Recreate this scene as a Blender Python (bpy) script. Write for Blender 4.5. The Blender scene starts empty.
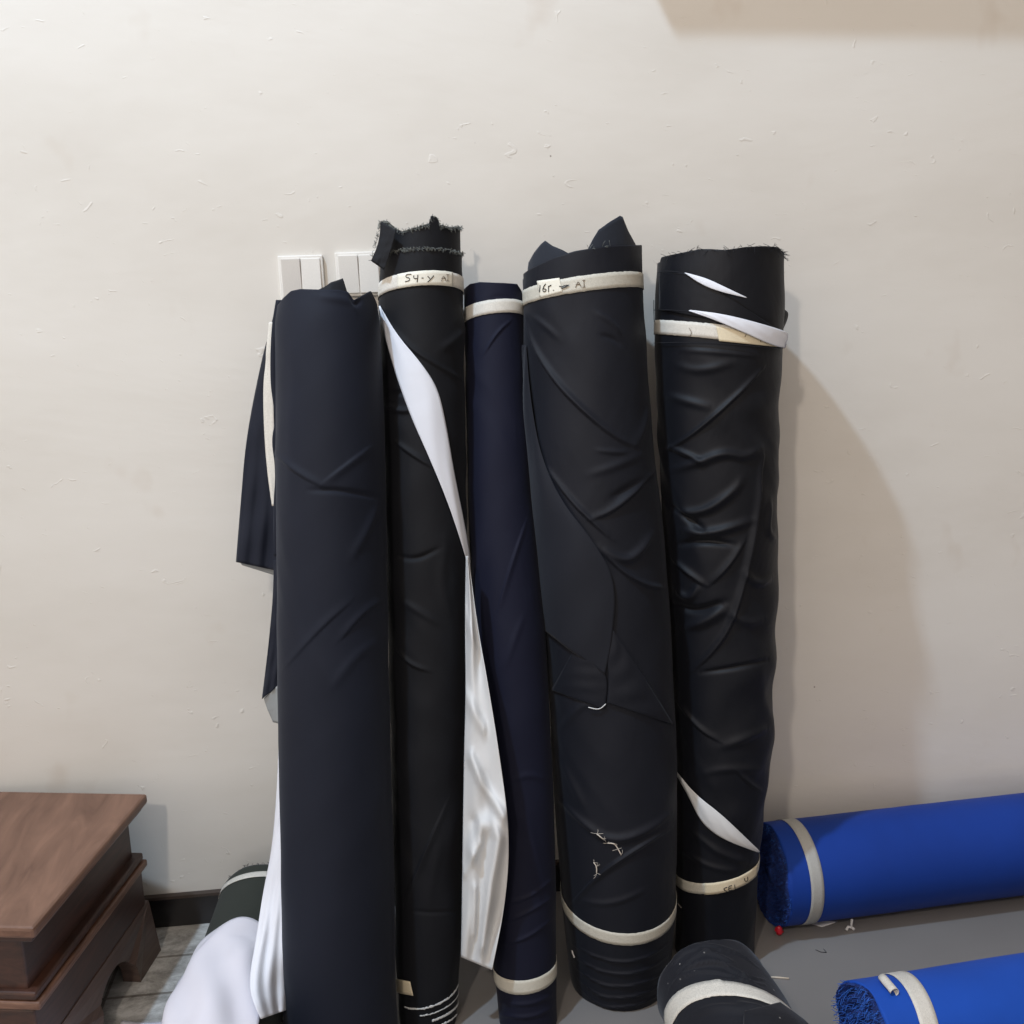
import bpy, math, random
import numpy as np
rd = math.radians
PI = math.pi
rng = random.Random(7)
COL = bpy.context.scene.collection

# ------------------------------------------------------------------ camera geometry (used to measure positions)
def rotm(ax, a):
    c, s = math.cos(a), math.sin(a)
    return np.array({'x': [[1, 0, 0], [0, c, -s], [0, s, c]], 'z': [[c, -s, 0], [s, c, 0], [0, 0, 1]]}[ax])
CAM = np.array([-.262, -2.134, 1.44])
RM = rotm('z', rd(-7)) @ rotm('x', rd(77)) @ rotm('z', rd(-1.0))
FPX = 1000.0
def ray(px, py): return RM @ np.array([(px - 512) / FPX, (512 - py) / FPX, -1.0])
def at_y(px, py, Y): d = ray(px, py); return CAM + d * (Y - CAM[1]) / d[1]
def at_z(px, py, Z): d = ray(px, py); return CAM + d * (Z - CAM[2]) / d[2]
def depth(p): return -(RM.T @ (np.array(p) - CAM))[2]

# ------------------------------------------------------------------ materials
def new_mat(name):
    m = bpy.data.materials.new(name); m.use_nodes = True
    nt = m.node_tree; b = nt.nodes['Principled BSDF']
    return m, nt, b
def N(nt, t, **k):
    n = nt.nodes.new(t)
    for a, v in k.items():
        if a in n.inputs: n.inputs[a].default_value = v
        else: setattr(n, a, v)
    return n
def noise(nt, scale, detail=4, rough=.55, vec=None, dist=0):
    n = N(nt, 'ShaderNodeTexNoise'); n.inputs['Scale'].default_value = scale
    n.inputs['Detail'].default_value = detail; n.inputs['Roughness'].default_value = rough
    n.inputs['Distortion'].default_value = dist
    if vec: nt.links.new(vec, n.inputs['Vector'])
    return n
def objco(nt, scale=(1, 1, 1), rot=(0, 0, 0)):
    g = N(nt, 'ShaderNodeNewGeometry'); mp = N(nt, 'ShaderNodeMapping')
    mp.inputs['Scale'].default_value = scale; mp.inputs['Rotation'].default_value = rot
    nt.links.new(g.outputs['Position'], mp.inputs['Vector'])
    return mp.outputs['Vector']
def ramp(nt, fac, stops):
    r = N(nt, 'ShaderNodeValToRGB'); nt.links.new(fac, r.inputs['Fac'])
    e = r.color_ramp.elements
    while len(e) < len(stops): e.new(.5)
    for i, (p, c) in enumerate(stops):
        e[i].position = p; e[i].color = (*c, 1) if len(c) == 3 else c
    return r
def bump(nt, b, fac, strength, dist=.002, prev=None):
    n = N(nt, 'ShaderNodeBump'); n.inputs['Strength'].default_value = strength; n.inputs['Distance'].default_value = dist
    nt.links.new(fac, n.inputs['Height'])
    if prev: nt.links.new(prev, n.inputs['Normal'])
    nt.links.new(n.outputs['Normal'], b.inputs['Normal'])
    return n.outputs['Normal']
def cloth(name, c, rough=.62, sheen=.25, wr=.5, spec=.35, var=.12, wscale=9, crumple=.22, dust=0):
    rough = min(.9, rough + .12); sheen *= .3; spec *= .6
    m, nt, b = new_mat(name)
    v = objco(nt, (1, 1, .45), (.2, .5, 0))
    n = noise(nt, 6, 3, .5, v)
    lo = tuple(x * (1 - var) for x in c); hi = tuple(min(1, x * (1 + var)) for x in c)
    r = ramp(nt, n.outputs['Fac'], [(.3, lo), (.7, hi)])
    nt.links.new(r.outputs['Color'], b.inputs['Base Color'])
    b.inputs['Roughness'].default_value = rough
    b.inputs['Specular IOR Level'].default_value = spec
    b.inputs['Sheen Weight'].default_value = sheen; b.inputs['Sheen Roughness'].default_value = .45
    b.inputs['Sheen Tint'].default_value = (.75, .8, .9, 1)
    v2 = objco(nt, (1, 1, .7), (.6, .4, .3))
    w = noise(nt, wscale, 3, .5, v2, .6)
    w2 = noise(nt, 900, 2, .6)
    p = bump(nt, b, w.outputs['Fac'], wr * .7, .012)
    if crumple:
        rg = N(nt, 'ShaderNodeTexNoise'); rg.noise_type = 'RIDGED_MULTIFRACTAL'; rg.inputs['Scale'].default_value = 9; rg.inputs['Detail'].default_value = 3
        rg.inputs['Distortion'].default_value = .5; nt.links.new(objco(nt, (1, 1, .8), (.3, .9, .2)), rg.inputs['Vector'])
        gm = noise(nt, 5, 2); gr = ramp(nt, gm.outputs['Fac'], [(.42, (0, 0, 0)), (.62, (1, 1, 1))])
        ml = N(nt, 'ShaderNodeMath', operation='MULTIPLY'); nt.links.new(rg.outputs['Fac'], ml.inputs[0]); nt.links.new(gr.outputs['Color'], ml.inputs[1])
        p = bump(nt, b, ml.outputs[0], crumple, .004, p)
    if dust:
        vo = N(nt, 'ShaderNodeTexVoronoi'); vo.inputs['Scale'].default_value = 55; g = N(nt, 'ShaderNodeNewGeometry'); nt.links.new(g.outputs['Position'], vo.inputs['Vector'])
        sp = ramp(nt, vo.outputs['Distance'], [(.06, (1, 1, 1)), (.10, (0, 0, 0))]); gt = noise(nt, 14, 2); gg = ramp(nt, gt.outputs['Fac'], [(.56 - dust * .1, (0, 0, 0)), (.60, (1, 1, 1))])
        mm = N(nt, 'ShaderNodeMath', operation='MULTIPLY'); nt.links.new(sp.outputs['Color'], mm.inputs[0]); nt.links.new(gg.outputs['Color'], mm.inputs[1])
        mx = N(nt, 'ShaderNodeMix', data_type='RGBA'); nt.links.new(mm.outputs[0], mx.inputs[0]); nt.links.new(r.outputs['Color'], mx.inputs[6]); mx.inputs[7].default_value = (.3, .29, .28, 1)
        nt.links.new(mx.outputs[2], b.inputs['Base Color'])
    bump(nt, b, w2.outputs['Fac'], .25, .0006, p)
    return m
M = {}
M['navy_big'] = cloth('navy_cotton', (.0050, .0070, .0150), .56, .2, .15, crumple=.10)
M['black1'] = cloth('black_cotton', (.0034, .0038, .0060), .55, .16, .45)
M['navy2'] = cloth('dark_navy_cotton', (.0034, .0044, .0155), .6, .16, .3)
M['black3'] = cloth('black_grey_cotton', (.0050, .0060, .0105), .48, .2, .4, crumple=.3)
M['flap3'] = cloth('grey_black_cotton', (.0080, .0092, .0145), .6, .3, .25)
M['black4'] = cloth('black_satin_cotton', (.0036, .0042, .0070), .42, .16, .45, crumple=.35)
M['black6'] = cloth('dusty_black_cotton', (.0085, .0092, .0135), .6, .3, .5, crumple=.4, dust=1)
M['inner'] = cloth('slate_cotton', (.014, .017, .025), .65, .3, .3)
M['white'] = cloth('white_lining_cloth', (.63, .65, .71), .55, .15, .35, .35, .03)
M['white_warm'] = cloth('pale_grey_lining_cloth', (.54, .55, .56), .5, .1, .35, .4, .04)
M['whitecloth'] = cloth('white_cotton', (.60, .59, .65), .7, .1, .3, .3, .02, 5)
M['lining_grey'] = cloth('grey_lining_cloth', (.26, .28, .29), .6, .1, .2, .35, .04)
M['olive'] = cloth('olive_black_cotton', (.028, .032, .027), .7, .2, .12, .3, .08)
M['blue'] = cloth('royal_blue_cotton', (.006, .036, .24), .6, .12, .12, .3, .1)
M['blue2'] = cloth('bright_blue_cotton', (.008, .06, .36), .6, .15, .15, .3, .1)
def layered(name, dark, light, mid=.5):
    m, nt, b = new_mat(name)
    n = noise(nt, 160, 4, .7); n2 = noise(nt, 40, 3, .6)
    mx = N(nt, 'ShaderNodeMath', operation='MULTIPLY'); nt.links.new(n.outputs['Fac'], mx.inputs[0]); nt.links.new(n2.outputs['Fac'], mx.inputs[1])
    r = ramp(nt, mx.outputs[0], [(.18, dark), (.30, tuple((a + c) / 2 for a, c in zip(dark, light))), (.42, light)])
    nt.links.new(r.outputs['Color'], b.inputs['Base Color']); b.inputs['Roughness'].default_value = .8
    bump(nt, b, n.outputs['Fac'], .6, .003)
    return m
M['blue_end'] = layered('frayed_blue_layers', (.003, .014, .12), (.012, .07, .36))
M['black_end'] = layered('frayed_black_layers', (.005, .005, .007), (.03, .03, .036))
M['blue_thread'] = cloth('blue_thread', (.03, .13, .55), .8, .2, 0)
M['thread'] = cloth('black_thread', (.012, .013, .017), .8, .2, 0)
M['grey_thread'] = cloth('grey_thread', (.15, .16, .15), .8, .2, 0)
def paper(name, c, d, scale=130, rough=.6):
    m, nt, b = new_mat(name)
    n = noise(nt, scale, 5, .75); n2 = noise(nt, 25, 3, .5)
    r = ramp(nt, n.outputs['Fac'], [(.36, tuple(x * .85 for x in d)), (.56, c)])
    mx = N(nt, 'ShaderNodeMix', data_type='RGBA', blend_type='MULTIPLY'); mx.inputs[0].default_value = .35
    nt.links.new(r.outputs['Color'], mx.inputs[6]); nt.links.new(n2.outputs['Color'], mx.inputs[7])
    r2 = ramp(nt, n2.outputs['Fac'], [(.3, (.78, .77, .75)), (.7, (1, 1, 1))]); nt.links.new(r2.outputs['Color'], mx.inputs[7])
    nt.links.new(mx.outputs[2], b.inputs['Base Color']); b.inputs['Roughness'].default_value = rough
    bump(nt, b, n.outputs['Fac'], .3, .0008)
    return m
M['tape'] = paper('mottled_paper_tape', (.56, .54, .47), (.36, .345, .30))
M['tape_warm'] = paper('cream_masking_tape', (.66, .58, .42), (.60, .53, .39), 60)
M['tape_pale'] = paper('pale_paper_tape', (.66, .635, .58), (.42, .405, .37))
M['tape_grey'] = paper('grey_paper_tape', (.42, .42, .40), (.30, .30, .29))
M['label'] = paper('cream_label', (.72, .70, .61), (.66, .63, .55), 60)
def plain(name, c, rough=.5, spec=.5):
    m, nt, b = new_mat(name)
    n = noise(nt, 30, 3); r = ramp(nt, n.outputs['Fac'], [(.3, tuple(x * .93 for x in c)), (.7, c)])
    nt.links.new(r.outputs['Color'], b.inputs['Base Color']); b.inputs['Roughness'].default_value = rough
    b.inputs['Specular IOR Level'].default_value = spec
    return m
M['ink'] = plain('black_ink', (.02, .018, .018), .5)
M['brownink'] = plain('brown_ink', (.12, .08, .05), .5)
M['plastic'] = plain('white_switch_plastic', (.70, .69, .66), .35)
M['plastic_grey'] = plain('dull_switch_plastic', (.60, .58, .55), .4)
M['red'] = plain('red_plastic', (.55, .012, .03), .35)
M['scrap'] = plain('white_paper', (.66, .66, .66), .6)
M['stick'] = plain('pale_stick', (.62, .54, .44), .6)
M['fluff'] = plain('pale_fluff', (.55, .5, .44), .9)
M['hole'] = plain('dark_gap', (.006, .005, .005), .9)

def wood(name, a, c):
    m, nt, b = new_mat(name)
    v = objco(nt, (14, 3, 40), (0, 0, .2))
    n = noise(nt, 1.6, 5, .6, v, .8)
    r = ramp(nt, n.outputs['Fac'], [(.3, a), (.7, c)])
    nt.links.new(r.outputs['Color'], b.inputs['Base Color']); b.inputs['Roughness'].default_value = .42
    bump(nt, b, n.outputs['Fac'], .2, .001)
    return m
M['wood'] = wood('dark_red_wood', (.022, .009, .006), (.06, .024, .015))
M['wood_top'] = wood('worn_brown_wood', (.09, .042, .026), (.19, .10, .065))
M['wood_base'] = wood('dusty_brown_wood', (.055, .034, .028), (.12, .08, .065))

def wall_mat():
    m, nt, b = new_mat('painted_plaster')
    big = noise(nt, 1.7, 4, .55); mid = noise(nt, 9, 5, .6)
    mx = N(nt, 'ShaderNodeMath', operation='ADD'); nt.links.new(big.outputs['Fac'], mx.inputs[0]); nt.links.new(mid.outputs['Fac'], mx.inputs[1])
    hv = N(nt, 'ShaderNodeMath', operation='MULTIPLY'); nt.links.new(mx.outputs[0], hv.inputs[0]); hv.inputs[1].default_value = .5
    r = ramp(nt, hv.outputs[0], [(.34, (.57, .545, .50)), (.5, (.64, .62, .58)), (.66, (.675, .66, .625))])
    # small dark specks
    vo = N(nt, 'ShaderNodeTexVoronoi'); vo.inputs['Scale'].default_value = 9.5
    g = N(nt, 'ShaderNodeNewGeometry'); nt.links.new(g.outputs['Position'], vo.inputs['Vector'])
    sp = ramp(nt, vo.outputs['Distance'], [(.014, (1, 1, 1)), (.022, (0, 0, 0))])
    gate = noise(nt, 4.1, 1); gr = ramp(nt, gate.outputs['Fac'], [(.5, (0, 0, 0)), (.52, (1, 1, 1))])
    mm = N(nt, 'ShaderNodeMath', operation='MULTIPLY'); nt.links.new(sp.outputs['Color'], mm.inputs[0]); nt.links.new(gr.outputs['Color'], mm.inputs[1])
    m2 = N(nt, 'ShaderNodeMix', data_type='RGBA'); nt.links.new(mm.outputs[0], m2.inputs[0]); nt.links.new(r.outputs['Color'], m2.inputs[6]); m2.inputs[7].default_value = (.22, .19, .17, 1)
    # smudges: soft grey-brown stains
    st = noise(nt, 5.5, 3, .6, objco(nt, (1, 1, .8))); sr = ramp(nt, st.outputs['Fac'], [(.64, (0, 0, 0)), (.80, (1, 1, 1))])
    m3 = N(nt, 'ShaderNodeMix', data_type='RGBA'); 
    sm = N(nt, 'ShaderNodeMath', operation='MULTIPLY'); nt.links.new(sr.outputs['Color'], sm.inputs[0]); sm.inputs[1].default_value = .45
    nt.links.new(sm.outputs[0], m3.inputs[0]); nt.links.new(m2.outputs[2], m3.inputs[6]); m3.inputs[7].default_value = (.50, .43, .36, 1)
    nt.links.new(m3.outputs[2], b.inputs['Base Color'])
    b.inputs['Roughness'].default_value = .55; b.inputs['Specular IOR Level'].default_value = .3
    # plaster relief
    l = noise(nt, 7, 5, .55, None, .4)
    p = bump(nt, b, l.outputs['Fac'], .45, .012)
    f = noise(nt, 55, 4, .6)
    p = bump(nt, b, f.outputs['Fac'], .16, .004, p)
    # trowel nicks
    v = objco(nt, (26, 1, 42), (0, .5, 0)); nk = noise(nt, 1.0, 2, .5, v, 1.2)
    nr = ramp(nt, nk.outputs['Fac'], [(.70, (0, 0, 0)), (.76, (1, 1, 1))])
    bump(nt, b, nr.outputs['Color'], .28, .003, p)
    return m
M['wall'] = wall_mat()
def floor_mat():
    m, nt, b = new_mat('worn_floor_tile')
    g = N(nt, 'ShaderNodeNewGeometry'); sx = N(nt, 'ShaderNodeSeparateXYZ'); nt.links.new(g.outputs['Position'], sx.inputs[0])
    n1 = noise(nt, 5, 5, .6); n2 = noise(nt, 75, 6, .8, None, .3)
    plainc = ramp(nt, n1.outputs['Fac'], [(.3, (.15, .142, .138)), (.7, (.20, .192, .188))])
    marb = ramp(nt, n2.outputs['Fac'], [(.36, (.19, .185, .175)), (.5, (.34, .335, .32)), (.62, (.50, .495, .48))])
    br = N(nt, 'ShaderNodeTexBrick'); br.offset = 0
    for k, v in (('Scale', 1.0), ('Mortar Size', .0035), ('Brick Width', .3), ('Row Height', .12)): br.inputs[k].default_value = v
    br.inputs['Color1'].default_value = br.inputs['Color2'].default_value = (1, 1, 1, 1); br.inputs['Mortar'].default_value = (.45, .42, .4, 1)
    nt.links.new(g.outputs['Position'], br.inputs['Vector'])
    mu = N(nt, 'ShaderNodeMix', data_type='RGBA', blend_type='MULTIPLY'); mu.inputs[0].default_value = 1
    nt.links.new(marb.outputs['Color'], mu.inputs[6]); nt.links.new(br.outputs['Color'], mu.inputs[7])
    mask = ramp(nt, sx.outputs['X'], [(0, (0, 0, 0)), (1, (1, 1, 1))])
    ms = N(nt, 'ShaderNodeMath', operation='GREATER_THAN'); nt.links.new(sx.outputs['X'], ms.inputs[0]); ms.inputs[1].default_value = -.45
    mx = N(nt, 'ShaderNodeMix', data_type='RGBA'); nt.links.new(ms.outputs[0], mx.inputs[0]); nt.links.new(mu.outputs[2], mx.inputs[6]); nt.links.new(plainc.outputs['Color'], mx.inputs[7])
    # light flecks of dust and lint
    vo = N(nt, 'ShaderNodeTexVoronoi'); vo.inputs['Scale'].default_value = 42; nt.links.new(g.outputs['Position'], vo.inputs['Vector'])
    sp = ramp(nt, vo.outputs['Distance'], [(.05, (1, 1, 1)), (.09, (0, 0, 0))])
    gt = noise(nt, 6, 2); gg = ramp(nt, gt.outputs['Fac'], [(.55, (0, 0, 0)), (.62, (1, 1, 1))])
    mm = N(nt, 'ShaderNodeMath', operation='MULTIPLY'); nt.links.new(sp.outputs['Color'], mm.inputs[0]); nt.links.new(gg.outputs['Color'], mm.inputs[1])
    m2 = N(nt, 'ShaderNodeMix', data_type='RGBA'); nt.links.new(mm.outputs[0], m2.inputs[0]); nt.links.new(mx.outputs[2], m2.inputs[6]); m2.inputs[7].default_value = (.42, .41, .4, 1)
    nt.links.new(m2.outputs[2], b.inputs['Base Color'])
    rr = ramp(nt, n1.outputs['Fac'], [(.3, (.35, .35, .35)), (.7, (.55, .55, .55))]); nt.links.new(rr.outputs['Color'], b.inputs['Roughness'])
    bump(nt, b, n2.outputs['Fac'], .08, .001)
    return m
M['floor'] = floor_mat()
M['skirting'] = plain('black_glazed_skirting', (.012, .011, .013), .25)
M['skirt_top'] = plain('brown_skirting_edge', (.05, .035, .028), .5)
M['shade_block'] = plain('shade_block_paint', (.6, .58, .55), .6)  # for the added out-of-view block that shades the wall

# ------------------------------------------------------------------ mesh output
def link(name, verts, faces, mat, parent=None, smooth=True):
    me = bpy.data.meshes.new(name)
    verts = np.asarray(verts, dtype=float)
    me.from_pydata([tuple(v) for v in verts], [], [tuple(int(i) for i in f) for f in faces])
    me.materials.append(mat)
    if smooth: me.shade_smooth()
    me.update()
    o = bpy.data.objects.new(name, me); COL.objects.link(o)
    if parent is not None:
        o.parent = parent; o.matrix_parent_inverse = parent_inv(parent)
    return o
from mathutils import Matrix, Vector
def parent_inv(p):
    m = p.matrix_local.copy(); q = p.parent
    m2 = Matrix.Translation(p.location)
    if p.parent is not None and p.type != 'EMPTY':
        return Matrix.Identity(4) if False else (p.parent.matrix_world_guess if False else TREE[p.name]).inverted()
    return m2.inverted()
TREE = {}
def part(name, verts, faces, mat, parent, smooth=True):
    """mesh in world coordinates, parented so that it stays where it is"""
    me = bpy.data.meshes.new(name)
    org = np.array(ORG[parent.name])
    me.from_pydata([tuple(v) for v in (np.asarray(verts, dtype=float) - org)], [], [tuple(int(i) for i in f) for f in faces])
    me.materials.append(mat)
    if smooth: me.shade_smooth()
    o = bpy.data.objects.new(name, me); COL.objects.link(o); o.parent = parent
    ORG[o.name] = org
    return o
ORG = {}
def thing(name, loc, label, cat, group=None):
    o = bpy.data.objects.new(name, None); o.empty_display_size = .05; COL.objects.link(o)
    o.location = tuple(loc); o['label'] = label; o['category'] = cat
    if group: o['group'] = group
    ORG[o.name] = tuple(loc)
    return o
def single(name, verts, faces, mat, label, cat, group=None, smooth=True):
    verts = np.asarray(verts, dtype=float)
    org = np.array([verts[:, 0].mean(), verts[:, 1].mean(), verts[:, 2].min()])
    me = bpy.data.meshes.new(name)
    me.from_pydata([tuple(v) for v in verts - org], [], [tuple(int(i) for i in f) for f in faces])
    me.materials.append(mat)
    if smooth: me.shade_smooth()
    o = bpy.data.objects.new(name, me); COL.objects.link(o); o.location = tuple(org)
    o['label'] = label; o['category'] = cat
    if group: o['group'] = group
    return o
def structure(name, verts, faces, mat):
    me = bpy.data.meshes.new(name); me.from_pydata([tuple(map(float, v)) for v in verts], [], faces); me.materials.append(mat)
    o = bpy.data.objects.new(name, me); COL.objects.link(o); o['kind'] = 'structure'
    return o
def boxvf(x0, x1, y0, y1, z0, z1):
    v = [(x, y, z) for z in (z0, z1) for y in (y0, y1) for x in (x0, x1)]
    f = [(0, 2, 3, 1), (4, 5, 7, 6), (0, 1, 5, 4), (2, 6, 7, 3), (0, 4, 6, 2), (1, 3, 7, 5)]
    return v, f
def bevel(o, w, seg=2):
    m = o.modifiers.new('bevel', 'BEVEL'); m.width = w; m.segments = seg; m.limit_method = 'ANGLE'
    return o
def grid_faces(nr, nc, closed=False, base=0):
    f = []
    for i in range(nr - 1):
        for j in range(nc if closed else nc - 1):
            a = base + i * nc + j; b = base + i * nc + (j + 1) % nc
            f.append((a, b, b + nc, a + nc))
    return f
def sheet(P, th):
    """closed thin cloth from a grid of points P[nr][nc]"""
    P = np.asarray(P, dtype=float); nr, nc, _ = P.shape
    du = np.gradient(P, axis=0); dv = np.gradient(P, axis=1)
    n = np.cross(du, dv); l = np.linalg.norm(n, axis=2, keepdims=True); l[l < 1e-12] = 1; n = n / l
    A = P + n * th / 2; B = P - n * th / 2
    v = np.concatenate([A.reshape(-1, 3), B.reshape(-1, 3)])
    k = nr * nc
    f = grid_faces(nr, nc) + [tuple(reversed(q)) for q in grid_faces(nr, nc, base=k)]
    rim = [i * nc for i in range(nr)] + [(nr - 1) * nc + j for j in range(1, nc)] + [i * nc + nc - 1 for i in range(nr - 2, -1, -1)] + [j for j in range(nc - 2, 0, -1)]
    for a, b in zip(rim, rim[1:] + rim[:1]): f.append((a, b, b + k, a + k))
    return v, f
def tube(pts, r, seg=5, V=None, Fc=None):
    V = [] if V is None else V; Fc = [] if Fc is None else Fc
    pts = [np.array(p, dtype=float) for p in pts]; base = len(V)
    for i, p in enumerate(pts):
        t = pts[min(i + 1, len(pts) - 1)] - pts[max(i - 1, 0)]; t = t / (np.linalg.norm(t) + 1e-9)
        a = np.cross(t, [0, 0, 1.0]) if abs(t[2]) < .9 else np.cross(t, [1.0, 0, 0]); a /= np.linalg.norm(a); b = np.cross(t, a)
        rr = r if not callable(r) else r(i / (len(pts) - 1))
        for k in range(seg):
            V.append(p + rr * (a * math.cos(2 * PI * k / seg) + b * math.sin(2 * PI * k / seg)))
    for i in range(len(pts) - 1):
        for k in range(seg):
            q = base + i * seg + k; w = base + i * seg + (k + 1) % seg
            Fc.append((q, w, w + seg, q + seg))
    Fc.append(tuple(base + k for k in reversed(range(seg)))); Fc.append(tuple(base + (len(pts) - 1) * seg + k for k in range(seg)))
    return V, Fc
def poly_at(pl, t):
    pl = np.array(pl, dtype=float); d = np.r_[0, np.cumsum(np.linalg.norm(np.diff(pl[:, :2], axis=0), axis=1))]; d /= d[-1]
    return np.array([np.interp(t, d, pl[:, k]) for k in range(pl.shape[1])]).T
def smooth_poly(pl, n, by_row=False):
    pl = np.array(pl, dtype=float)
    for _ in range(3):      # corner cutting
        q = [pl[0]]
        for a, b in zip(pl[:-1], pl[1:]): q += [a * .75 + b * .25, a * .25 + b * .75]
        q.append(pl[-1]); pl = np.array(q)
    return poly_at(pl, np.linspace(0, 1, n))

# ------------------------------------------------------------------ rolls
class Roll:
    """wrapped tube; phi=0 faces the room, h runs along the axis"""
    def __init__(s, O, A, X, F, hs, cx, rr):
        s.O = np.array(O, float); s.A = np.array(A, float); s.A /= np.linalg.norm(s.A)
        s.X = np.array(X, float); s.X /= np.linalg.norm(s.X); s.F = np.array(F, float); s.F /= np.linalg.norm(s.F)
        hh = np.linspace(hs[0] - .3, hs[-1] + .3, 400); c = np.interp(hh, hs, cx); r = np.interp(hh, hs, rr)
        k = np.exp(-np.linspace(-2, 2, 25) ** 2); k /= k.sum()
        s.hh = hh; pad = lambda a: np.convolve(np.r_[[a[0]] * 12, a, [a[-1]] * 12], k, 'valid')
        s.c = pad(c); s.r = pad(r); s.ridges = []; s.bands = []; s.namp = .0; s.seed = 1
    def cr(s, h): return np.interp(h, s.hh, s.c), np.interp(h, s.hh, s.r)
    def pt(s, phi, h, off=0.0, disp=True):
        phi = np.asarray(phi, float); h = np.asarray(h, float)
        c, r = s.cr(h)
        d = s.disp(phi, h) if disp else 0
        R_ = (r + d + off)
        return s.O + h[..., None] * s.A + (c + R_ * np.sin(phi))[..., None] * s.X + (R_ * np.cos(phi))[..., None] * s.F
    def uv(s, px, py):
        d = ray(px, py); phi = 0.0; h = .7
        for _ in range(40):
            c, r = s.cr(h)
            P0 = s.O + s.F * r * math.cos(phi)
            t = np.dot(P0 - CAM, s.F) / np.dot(d, s.F); P = CAM + d * t - s.O
            h2 = np.dot(P, s.A); x = np.dot(P, s.X); c, r = s.cr(h2)
            ph = math.asin(max(-1, min(1, (x - c) / r)))
            phi = phi * .4 + ph * .6; h = h2
        return phi, h
    def uvs(s, pl): return np.array([s.uv(*p[:2]) for p in pl])
    def ridge(s, pl, amp=.006, w=.008, kind='ridge', n=24):
        q = s.uvs(smooth_poly(pl, n)); rm = float(np.mean(s.r))
        q[:, 0] *= rm; s.ridges.append((q, amp * 1.15, w * .78, kind, rm))
    def disp(s, phi, h):
        phi, h = np.broadcast_arrays(np.asarray(phi, float), np.asarray(h, float))
        rm = float(np.mean(s.r)); u = phi * rm
        D = np.zeros_like(u)
        if s.namp:
            r_ = np.random.RandomState(s.seed)
            wx = .03 * np.sin(h * 9 + r_.rand() * 6) + .02 * np.sin(u * 25 + h * 14 + 2)
            for i in range(9):
                kx = r_.uniform(8, 38); ky = r_.uniform(5, 30) * (1 if i % 2 else -1); p = r_.rand() * 6.3
                f = np.sin(kx * (u + wx) + ky * (h + wx) + p)
                g = .5 + .5 * np.sin(r_.uniform(4, 12) * u + r_.uniform(2, 9) * h + r_.rand() * 6)
                D += s.namp * (np.abs(f) ** 3 - .4) * g * .5 * (24 / (kx + abs(ky) * .5))
        for q, amp, w, kind, rmm in s.ridges:
            lo = q.min(0) - 4 * w; hi = q.max(0) + 4 * w
            msk = (u > lo[0]) & (u < hi[0]) & (h > lo[1]) & (h < hi[1])
            if not msk.any(): continue
            U = u[msk]; H = h[msk]; best = np.full(U.shape, 9.0); sg = np.zeros(U.shape); tt = np.zeros(U.shape)
            for i in range(len(q) - 1):
                a = q[i]; e = q[i + 1] - a; L2 = (e ** 2).sum() + 1e-12
                t = np.clip(((U - a[0]) * e[0] + (H - a[1]) * e[1]) / L2, 0, 1)
                dx = U - a[0] - t * e[0]; dy = H - a[1] - t * e[1]; dd = np.hypot(dx, dy)
                m = dd < best; best[m] = dd[m]; sg[m] = np.sign(e[0] * dy - e[1] * dx)[m]; tt[m] = ((i + t) / (len(q) - 1))[m]
            tap = np.clip(np.sin(PI * np.clip(tt, 0.02, .98)), 0, 1) ** .6
            if kind == 'ridge': g = np.exp(-(best / w) ** 2)
            elif kind == 'fold': g = np.where(sg > 0, np.exp(-(best / w) ** 2), np.exp(-(best / (w * .28)) ** 2))
            elif kind == 'foldr': g = np.where(sg < 0, np.exp(-(best / w) ** 2), np.exp(-(best / (w * .28)) ** 2))
            else: g = np.exp(-(best / w) ** 2)
            D[msk] += amp * tap * g
        for (a, b, c) in s.bands:
            hb = a + b * np.sin(phi) + c * np.cos(phi)
            D *= 1 - .93 * np.exp(-((h - hb) / .024) ** 2)
        return D
    def fit_band(s, pts):
        q = s.uvs(pts); A_ = np.c_[np.ones(len(q)), np.sin(q[:, 0]), np.cos(q[:, 0])]
        lam = np.diag([0, 1e-4, 2e-3]); co = np.linalg.solve(A_.T @ A_ + lam, A_.T @ q[:, 1]); return co
    def edge_profile(s, pl):
        """h of an outline drawn over the front, as a function of phi all round"""
        q = s.uvs(smooth_poly(pl, 60) if len(pl) < 5 else poly_at(pl, np.linspace(0, 1, 90)))
        o = np.argsort(q[:, 0]); q = q[o]; hb = q[:, 1].min()
        ph = np.r_[-PI, q[0, 0] - .25, q[:, 0], q[-1, 0] + .25, PI]; hh = np.r_[hb - .005, q[0, 1], q[:, 1], q[-1, 1], hb - .005]
        return lambda p: np.interp(p, ph, hh)
def phis(nf, nb):
    a = np.linspace(-PI * .56, PI * .56, nf, endpoint=False); b = np.linspace(PI * .56, 2 * PI - PI * .56, nb, endpoint=False)
    b = np.where(b > PI, b - 2 * PI, b)
    return np.r_[a, b]
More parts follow.
